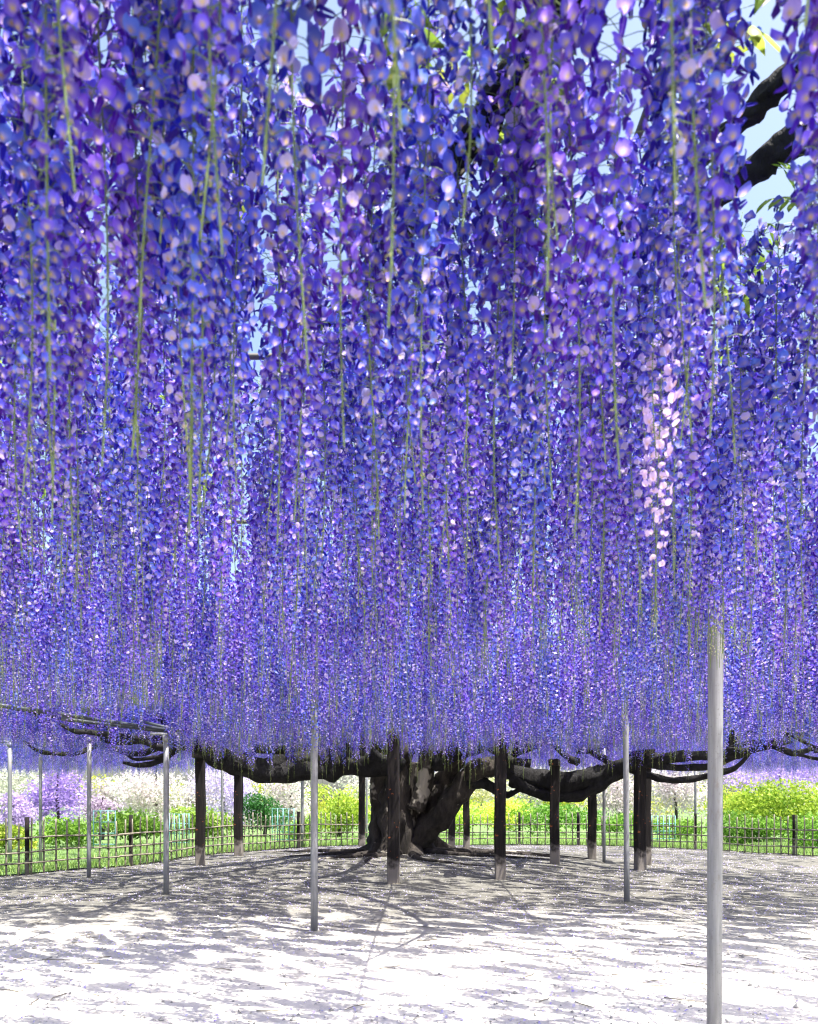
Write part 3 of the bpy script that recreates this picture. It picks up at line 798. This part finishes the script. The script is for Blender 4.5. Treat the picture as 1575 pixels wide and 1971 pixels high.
def pipe_pole(px, d, r, top, label, tilt=0.0, flange=True):
    x = (px - CX) / F * d; z = float(ground_z(x, d))
    t = empty('metal_pole', (x, d, z)); tag(t, label, 'pole', 'grey steel poles under the wisteria'); t.rotation_euler = (0, tilt, 0)
    h = top - z
    link(bpy.data.objects.new('tube', tube_mesh('tube', [(0, 0, -.2), (0, 0, h * .5), (0, 0, h)], [r] * 3, M_PIPE, seg=20, n=2)), t)
    link(bpy.data.objects.new('clamp', tube_mesh('clamp', [(0, 0, h - .09), (0, 0, h - .05), (0, 0, h - .01)], [r * 1.3] * 3, M_PIPE, seg=16, n=1)), t)
    link(bpy.data.objects.new('arm', tube_mesh('arm', [(-.22, 0, h + .012), (0, 0, h + .012), (.22, 0, h + .012)], [.02] * 3, M_PIPE, seg=10, n=1)), t)
    return t
pipe_pole(1375, 4.27, .038, 2.9, 'thick grey steel pole nearest the camera at right', .004)
pipe_pole(605, 8.5, .038, 2.9, 'grey steel pole left of the trunk crossing in front of the big limb')
pipe_pole(1207, 10.9, .038, 2.85, 'grey steel pole in front of the close pair of dark posts', -.006)
pipe_pole(320, 11.4, .038, 2.28, 'grey steel pole at left whose head carries the rails')
pipe_pole(171, 14.4, .036, 2.5, 'grey steel pole standing against the left fence', .004)
pipe_pole(78, 17.5, .034, 2.7, 'thin grey pole behind the left fence, before the purple wisteria')
pipe_pole(19, 18.3, .045, 2.7, 'pale teal-grey pole behind the fence at the far left edge')
pipe_pole(428, 21.5, .033, 2.6, 'thin grey pole behind fence between the two left dark posts')
pipe_pole(582, 24.5, .045, 2.7, 'pale grey pole far back left of the near steel pole')
pipe_pole(706, 27.5, .035, 2.7, 'thin pale pole far back beside the trunk')
pipe_pole(1163, 17.0, .033, 2.6, 'thin grey pole just right of the post under the rising right limb')
pipe_pole(1339, 25, .038, 2.6, 'thin teal-grey pole beyond the fence, left of the near right pole')

# ------------------------------------------------------------------ bamboo fence
FN = empty('bamboo_fence', (fc[0][0], fc[0][1], 0)); tag(FN, 'low open bamboo lattice fence curving round behind the tree', 'fence')
FI = Vector(FN.location)
cum = np.concatenate([[0], np.cumsum(np.linalg.norm(np.diff(fc[:, :2], axis=0), axis=1))])
def fpos(s): return np.interp(s, cum, fc[:, 0]), np.interp(s, cum, fc[:, 1])
stk = []
for i in range(5):
    hh = [.98, 1.02, .95, 1.05, 1.0][i]; kx = [.008, -.006, .01, -.004, 0][i]
    stk.append(tube_mesh('stake', [(0, 0, -.1), (kx, 0, hh * .35), (-kx, kx, hh * .7), (kx * .5, 0, hh)], [.018, .0175, .017, .016], M_BAMBOO, seg=7, n=2))
s = .1; k = 0
while s < cum[-1] - .05:
    x, y = fpos(s); o = link(bpy.data.objects.new('stake', stk[rr.randrange(5)]), FN)
    o.location = Vector((x, y, float(ground_z(x, y)))) - FI; o.rotation_euler = (rr.uniform(-.015, .015), rr.uniform(-.02, .02), rr.uniform(0, 6.28))
    s += .225 + rr.uniform(-.02, .02); k += 1
dirc = np.gradient(fc[:, :2], axis=0); dirc /= np.linalg.norm(dirc, axis=1)[:, None]; nrm = np.stack([dirc[:, 1], -dirc[:, 0]], -1)
for hh in (.22, .42, .67):
    for a in range(0, len(fc) - 1, 28):
        b = min(len(fc), a + 31); seg_ = fc[a:b:3]; nn = nrm[a:b:3]
        pp = [Vector((p[0] + n_[0] * .024, p[1] + n_[1] * .024, float(ground_z(p[0], p[1])) + hh + .008 * math.sin(i * 1.3 + hh * 9) + (.006 if (a // 28) % 2 else 0))) - FI for i, (p, n_) in enumerate(zip(seg_, nn))]
        link(bpy.data.objects.new('rail', tube_mesh('rail', pp, np.linspace(.018, .015, len(pp)), M_BAMBOO, seg=7, n=3)), FN)
# rope knots where rails and stakes cross
kv, kf = tube([(0, -.02, -.018), (0, .0, 0), (0, .02, .018)], [.024, .031, .024], seg=6, n=1)
KN = mesh_fast('knot', kv, kf, [M_ROPE])
s = .1
for i, ch in enumerate([c for c in FN.children if c.name.startswith('stake')]):
    for hh in ((.42, .67) if i % 2 else (.22, .67)):
        o = link(bpy.data.objects.new('knot', KN), FN); o.location = ch.location + Vector((0, -.012, hh + .003))
PSTM = tube_mesh('fence_post', [(0, 0, -.1), (0, 0, .5), (0, 0, 1.06)], [.042, .041, .04], M_POST, seg=12, n=2)
for px, d in ((30, 15.2), (570, 23.9), (1001, 26.7), (1112, 26.45), (1348, 23.9), (1523, 21.3), (876, 26.6), (250, 16.9)):
    x = (px - CX) / F * d; j = int(np.argmin((fc[:, 0] - x) ** 2 + (fc[:, 1] - d) ** 2)); x, y = fc[j, :2] + nrm[j] * -.05
    o = link(bpy.data.objects.new('fence_post', PSTM), FN); o.location = Vector((x, y, float(ground_z(x, y)))) - FI

# ------------------------------------------------------------------ garden beyond the fence
def leaf_cloud(n, centre, radii, size, c0, c1, seed, lumps=9, hang=0):
    r = np.random.default_rng(seed); cl = []
    for _ in range(lumps):
        v = r.normal(size=3); v /= np.linalg.norm(v); cl.append(v * r.random() ** .4 * .62)
    cl = np.array(cl); lr_ = r.uniform(.32, .55, lumps); tone = r.random(lumps)
    k = r.integers(0, lumps, n); v = r.normal(size=(n, 3)); v /= np.linalg.norm(v, axis=1)[:, None]
    p = cl[k] + v * (lr_[k] * r.random(n) ** .33)[:, None]
    p = p * np.array(radii) + np.array(centre)
    if hang: p[:, 2] -= r.random(n) * hang
    a = r.normal(size=(n, 3)); a /= np.linalg.norm(a, axis=1)[:, None]; b = np.cross(a, r.normal(size=(n, 3))); b /= np.linalg.norm(b, axis=1)[:, None]
    s_ = size * r.uniform(.6, 1.3, n)[:, None]
    V = np.stack([p - a * s_, p + b * s_ * .5, p + a * s_, p - b * s_ * .5], 1).reshape(-1, 3)
    Fq = np.arange(n * 4).reshape(n, 4)
    t = np.clip(tone[k] * .6 + r.random(n) * .5, 0, 1)[:, None]; C = np.repeat(np.array(c0) * (1 - t) + np.array(c1) * t, 4, 0)
    return V, Fq, C
def bush(name, label, cat, px, top_py, d, wpx, c0, c1, seed, n=2600, size=.07, group=None, hang=0, trunk=True, bottom=0.0, kind_part='foliage'):
    wpx *= 1.35 if name == 'shrub' else 1.1
    x = (px - CX) / F * d; zt = CAMZ + (HY - top_py) / F * d; rw = wpx / F * d / 2; zc = (zt + bottom) / 2; rz = (zt - bottom) / 2
    t = empty(name, (x, d, float(ground_z(x, d)))); tag(t, label, cat, group)
    V, Fq, C = leaf_cloud(n, (0, 0, zc), (rw * 1.15, max(.7, rw * .8), rz * 1.12), size, c0, c1, seed, 12, hang)
    V[:, 2] = np.maximum(V[:, 2], .02)
    link(bpy.data.objects.new('crown' if trunk else 'foliage', mesh_fast('crown', V, Fq, [M_LEAF], col=np.clip(C, 0, .9), smooth=False)), t)['kind'] = 'stuff'
    if trunk:
        link(bpy.data.objects.new('trunk', tube_mesh('trunk', [(0, 0, -.1), (.06, 0, zc * .4), (-.03, .05, zc), (.05, 0, zt * .85)], [.09, .075, .06, .02], M_BARK, seg=8, n=4)), t)
    return t
G0, G1 = (.09, .22, .02), (.30, .50, .08); Y0, Y1 = (.26, .40, .03), (.62, .66, .10)
PU0, PU1 = (.28, .18, .58), (.58, .46, .80); PK0, PK1 = (.46, .34, .50), (.68, .56, .66); WH0, WH1 = (.46, .50, .36), (.76, .74, .70)
fl = 'flowering wisterias in the garden behind'; bs = 'green shrubs behind the fence'
bush('flowering_wisteria', 'purple flowering wisteria behind the left fence', 'tree', 110, 1455, 33, 120, PU0, PU1, 1, 4200, .07, fl, .3, True, .15)
bush('flowering_wisteria', 'pale pink wisteria low beside the purple one at left', 'tree', 195, 1520, 30, 75, PK0, PK1, 2, 2600, .06, fl, .2, True, .15)
bush('flowering_wisteria', 'mauve pink wisteria at the far left edge behind fence', 'tree', 25, 1520, 30, 110, PK0, PU1, 3, 3000, .06, fl, .2, True, .15)
bush('flowering_wisteria', 'white wisteria tree rising behind the far left poles', 'tree', 40, 1400, 42, 150, WH0, WH1, 4, 3600, .09, fl, .3, True, .15)
bush('flowering_wisteria', 'cream and pink wisteria behind the left green shrubs', 'tree', 300, 1440, 42, 190, WH0, PK1, 5, 4600, .09, fl, .3, True, .15)
bush('flowering_wisteria', 'pale lilac wisteria behind the leftmost dark post', 'tree', 430, 1450, 44, 160, WH1, PU1, 6, 4200, .09, fl, .3, True, .15)
bush('flowering_wisteria', 'white and pink wisteria above the dark conifer', 'tree', 560, 1445, 46, 150, WH0, PK1, 7, 4000, .09, fl, .3, True, .15)
bush('flowering_wisteria', 'white wisteria far behind the trunk', 'tree', 800, 1430, 52, 190, WH0, WH1, 8, 4000, .1, fl, .3, True, .15)
bush('flowering_wisteria', 'white wisteria behind the shrubs right of the trunk', 'tree', 1020, 1440, 50, 190, WH0, WH1, 9, 4000, .1, fl, .3, True, .15)
bush('flowering_wisteria', 'cream pink wisteria behind the close pair of posts', 'tree', 1190, 1440, 46, 130, WH0, PK1, 10, 3600, .09, fl, .3, True, .15)
bush('flowering_wisteria', 'pink and white wisteria left of the near right pole', 'tree', 1300, 1440, 42, 140, PK1, WH1, 11, 4200, .08, fl, .3, True, .15)
bush('flowering_wisteria', 'lilac wisteria curtain above the hedge at the right edge', 'tree', 1500, 1395, 38, 250, PU0, PU1, 12, 5600, .08, fl, .4, True, 1.6)
bush('shrub', 'bright green leafy shrub behind fence at left', 'shrub', 265, 1552, 26, 130, G0, G1, 21, 2600, .07, bs, 0, False)
bush('shrub', 'low green shrub under the pink wisteria at left', 'shrub', 130, 1572, 25, 110, G0, G1, 22, 2200, .06, bs, 0, False)
bush('shrub', 'green shrub behind the leftmost black post', 'shrub', 385, 1548, 29, 110, G0, G1, 23, 2400, .07, bs, 0, False)
bush('shrub', 'dense deep green conifer shrub right of the second left post', 'shrub', 508, 1520, 33, 100, (.025, .09, .02), (.08, .22, .05), 24, 3200, .06, bs, 0, True)
bush('shrub', 'bright yellow leafed shrub left of the trunk', 'shrub', 652, 1512, 33, 110, Y0, Y1, 25, 3400, .07, bs, 0, True)
bush('shrub', 'small green shrub between steel pole and yellow shrub', 'shrub', 585, 1566, 30, 60, G0, G1, 26, 1600, .06, bs, 0, False)
bush('shrub', 'green shrub seen through the fork of the trunk', 'shrub', 875, 1540, 34, 110, G1, Y1, 27, 2400, .07, bs, 0, False)
bush('shrub', 'light green shrub beside the tall black post right of trunk', 'shrub', 960, 1532, 35, 120, G1, Y1, 28, 2800, .07, bs, 0, False)
bush('shrub', 'round green shrub under the looped right limb', 'shrub', 1065, 1538, 35, 140, G0, G1, 29, 3000, .07, bs, 0, False)
bush('shrub', 'small green shrub right of the propped right limb', 'shrub', 1185, 1562, 34, 90, G0, G1, 30, 1800, .07, bs, 0, False)
bush('shrub', 'low green shrub left of the near right pole', 'shrub', 1290, 1575, 31, 110, G0, G1, 31, 1800, .07, bs, 0, False)
bush('shrub', 'tall rounded yellow-green hedge at the right edge', 'hedge', 1500, 1500, 29, 230, (.12, .27, .02), (.42, .52, .06), 32, 7000, .07, None, 0, False)
bush('shrub', 'darker green shrub low behind fence at right', 'shrub', 1440, 1560, 25.5, 130, G0, G1, 33, 3000, .06, bs, 0, False)
bush('shrub', 'green shrub in the right corner behind the fence', 'shrub', 1560, 1565, 24.5, 110, G0, G1, 34, 2400, .06, bs, 0, False)
bush('shrub', 'pale green shrub behind the far left fence', 'shrub', 10, 1585, 22, 100, G0, Y1, 35, 1600, .06, bs, 0, False)
# the far wood behind the garden: one pale flowering mass
fv, ff, fcn = [], [], []; nv = 0; rf = random.Random(5)
for k in range(34):
    d = rf.uniform(62, 90); x = (k / 33 - .5) * 1.25 * d + rf.uniform(-2, 2); h = rf.uniform(3.2, 5.5); cA, cB = rf.choice([(WH0, WH1), (WH0, PK1), (G1, Y1), (G1, Y1), (Y1, WH1)])
    V, Fq, C = leaf_cloud(1500, (x, d, h * .5), (rf.uniform(2.6, 4.2), 2.4, h * .55), .16, cA, cB, 700 + k, 10, .3)
    V[:, 2] = np.maximum(V[:, 2], .05); fv.append(V); ff.append(Fq + nv); fcn.append(C); nv += len(V)
fo = link(bpy.data.objects.new('far_wood', mesh_fast('far_wood', np.vstack(fv), np.vstack(ff), [M_LEAF], col=np.clip(np.vstack(fcn), 0, .9), smooth=False)))
tag(fo, 'far-off pale flowering wood along the back of the garden', 'trees', None, 'stuff')
# teal garden lattices
def lattice(px0, px1, top, bot, d, label, ny, nx):
    a = P(px0, bot, d); b = P(px1, top, d); z = float(ground_z(a.x, d)); t = empty('garden_lattice', (a.x, d, z))
    tag(t, label, 'lattice', 'teal metal lattices in the garden')
    W, H = b.x - a.x, b.z - z
    for i in range(nx):
        x = W * i / (nx - 1); link(bpy.data.objects.new('upright', tube_mesh('upright', [(x, 0, -.05), (x, 0, H / 2), (x, 0, H)], [.016] * 3, M_TEAL, seg=6, n=1)), t)
    for i in range(ny):
        zz = .15 + (H - .17) * i / (ny - 1); link(bpy.data.objects.new('bar', tube_mesh('bar', [(0, .02, zz), (W / 2, .02, zz), (W, .02, zz)], [.014] * 3, M_TEAL, seg=6, n=1)), t)
lattice(180, 222, 1560, 1610, 23.5, 'teal lattice behind the green shrub at far left', 4, 4)
lattice(326, 364, 1566, 1608, 24.5, 'teal lattice between the left steel pole and black post', 4, 5)
lattice(524, 566, 1556, 1606, 27, 'tall teal lattice in front of the dark conifer shrub', 5, 5)
lattice(1255, 1300, 1570, 1610, 28, 'teal lattice behind the fence left of the near right pole', 4, 5)

# grass beyond the fence
n = 26000; rg = np.random.default_rng(77)
j = rg.integers(0, len(fc), n); off = .25 + rg.random(n) ** 1.6 * 9
dv = fc[j, :2] - cen; dv /= np.linalg.norm(dv, axis=1)[:, None]; p = fc[j, :2] + dv * off[:, None] + rg.normal(size=(n, 2)) * .2
zz = ground_z(p[:, 0], p[:, 1]) + .02; h = rg.uniform(.05, .16, n); a = rg.uniform(0, 6.28, n); wd = .012
dx = np.stack([np.cos(a), np.sin(a)], -1) * wd; ln = rg.normal(size=(n, 2)) * .04
V = np.stack([np.column_stack([p - dx, zz]), np.column_stack([p + dx, zz]), np.column_stack([p + ln, zz + h])], 1).reshape(-1, 3)
t_ = rg.random(n)[:, None]; C = np.repeat(np.array([.16, .28, .05]) * (1 - t_) + np.array([.42, .54, .16]) * t_, 3, 0)
go_ = link(bpy.data.objects.new('grass', mesh_fast('grass', V, np.arange(n * 3).reshape(n, 3), [M_LEAF], col=C, smooth=False)))
tag(go_, 'bright sunlit grass on the lawn beyond the bamboo fence', 'grass', None, 'stuff')

# fallen petals, twigs and small stones on the ground
n = 32000; y = 4.5 + 22 * rg.random(n) ** .8; x = rg.uniform(-1, 1, n) * (.5 * y + .8)
keep = (vnoise(x * .9, y * .9, 41) + .35 * rg.random(n)) > .55; x, y = x[keep], y[keep]; n = len(x)
z = ground_z(x, y) + .008; a = rg.uniform(0, 6.28, n); sz = rg.uniform(.007, .015, n)
u = np.column_stack([np.cos(a) * sz, np.sin(a) * sz, rg.normal(size=n) * .004]); v_ = np.column_stack([-np.sin(a) * sz * .7, np.cos(a) * sz * .7, np.abs(rg.normal(size=n)) * .005])
c0 = np.column_stack([x, y, z]); V = np.stack([c0 - u, c0 - v_, c0 + u, c0 + v_], 1).reshape(-1, 3)
t_ = rg.random(n)[:, None]; C = np.repeat(np.array([.45, .38, .82]) * (1 - t_) + np.array([.86, .84, .9]) * t_, 4, 0)
po = link(bpy.data.objects.new('fallen_petals', mesh_fast('fallen_petals', V, np.arange(n * 4).reshape(n, 4), [M_PETAL], col=C, smooth=False)))
tag(po, 'pale lilac fallen petals strewn over the bare ground', 'petals', None, 'stuff')
V, Fq = [], []; nv = 0
for k in range(420):
    y = 5 + 18 * rr.random(); x = rr.uniform(-1, 1) * (.5 * y + .5); a = rr.uniform(0, 6.28); ln = rr.uniform(.04, .3)
    z = float(ground_z(x, y)) + .006
    pp = [(x + math.cos(a + .4 * t) * ln * t, y + math.sin(a + .4 * t) * ln * t, z + .006 * math.sin(t * 6)) for t in (0, .5, 1)]
    v, f = tube(pp, [.004, .0035, .002], seg=4, n=1); V.append(v); Fq.append(f + nv); nv += len(v)
to = link(bpy.data.objects.new('twigs', mesh_fast('twigs', np.vstack(V), np.vstack(Fq), [M_BAMBOO])))
tag(to, 'thin dry twigs and straw scattered on the bare ground', 'twigs', None, 'stuff')
# grit and small stones
n = 5200; y = 4.6 + 12 * rg.random(n) ** 1.3; x = rg.uniform(-1, 1, n) * (.5 * y + .6); z = ground_z(x, y); sz = rg.uniform(.004, .012, n) * (1 + 1.2 * (rg.random(n) < .05))
oc = np.array([(1, 0, 0), (0, 1, 0), (-1, 0, 0), (0, -1, 0), (0, 0, .8), (0, 0, -.6)]); of = np.array([(0, 1, 4), (1, 2, 4), (2, 3, 4), (3, 0, 4), (1, 0, 5), (2, 1, 5), (3, 2, 5), (0, 3, 5)])
V = (oc[None] * sz[:, None, None] * rg.uniform(.6, 1.3, (n, 6, 1)) + np.stack([x, y, z + sz * .25], -1)[:, None]).reshape(-1, 3)
Fq = (of[None] + np.arange(n)[:, None, None] * 6).reshape(-1, 3)
M_GRIT = simple('grit_stone', (.34, .33, .31), .9, 0, 3, .5)
gr = link(bpy.data.objects.new('grit', mesh_fast('grit', V, Fq, [M_GRIT], smooth=False)))
tag(gr, 'small grey stones and grit lying on the bare ground', 'grit', None, 'stuff')
print('racemes', len(near), len(midp), len(farp), 'flowers', n_single, 'leaves', len(single_leaves), len(lp), 'stakes', k)
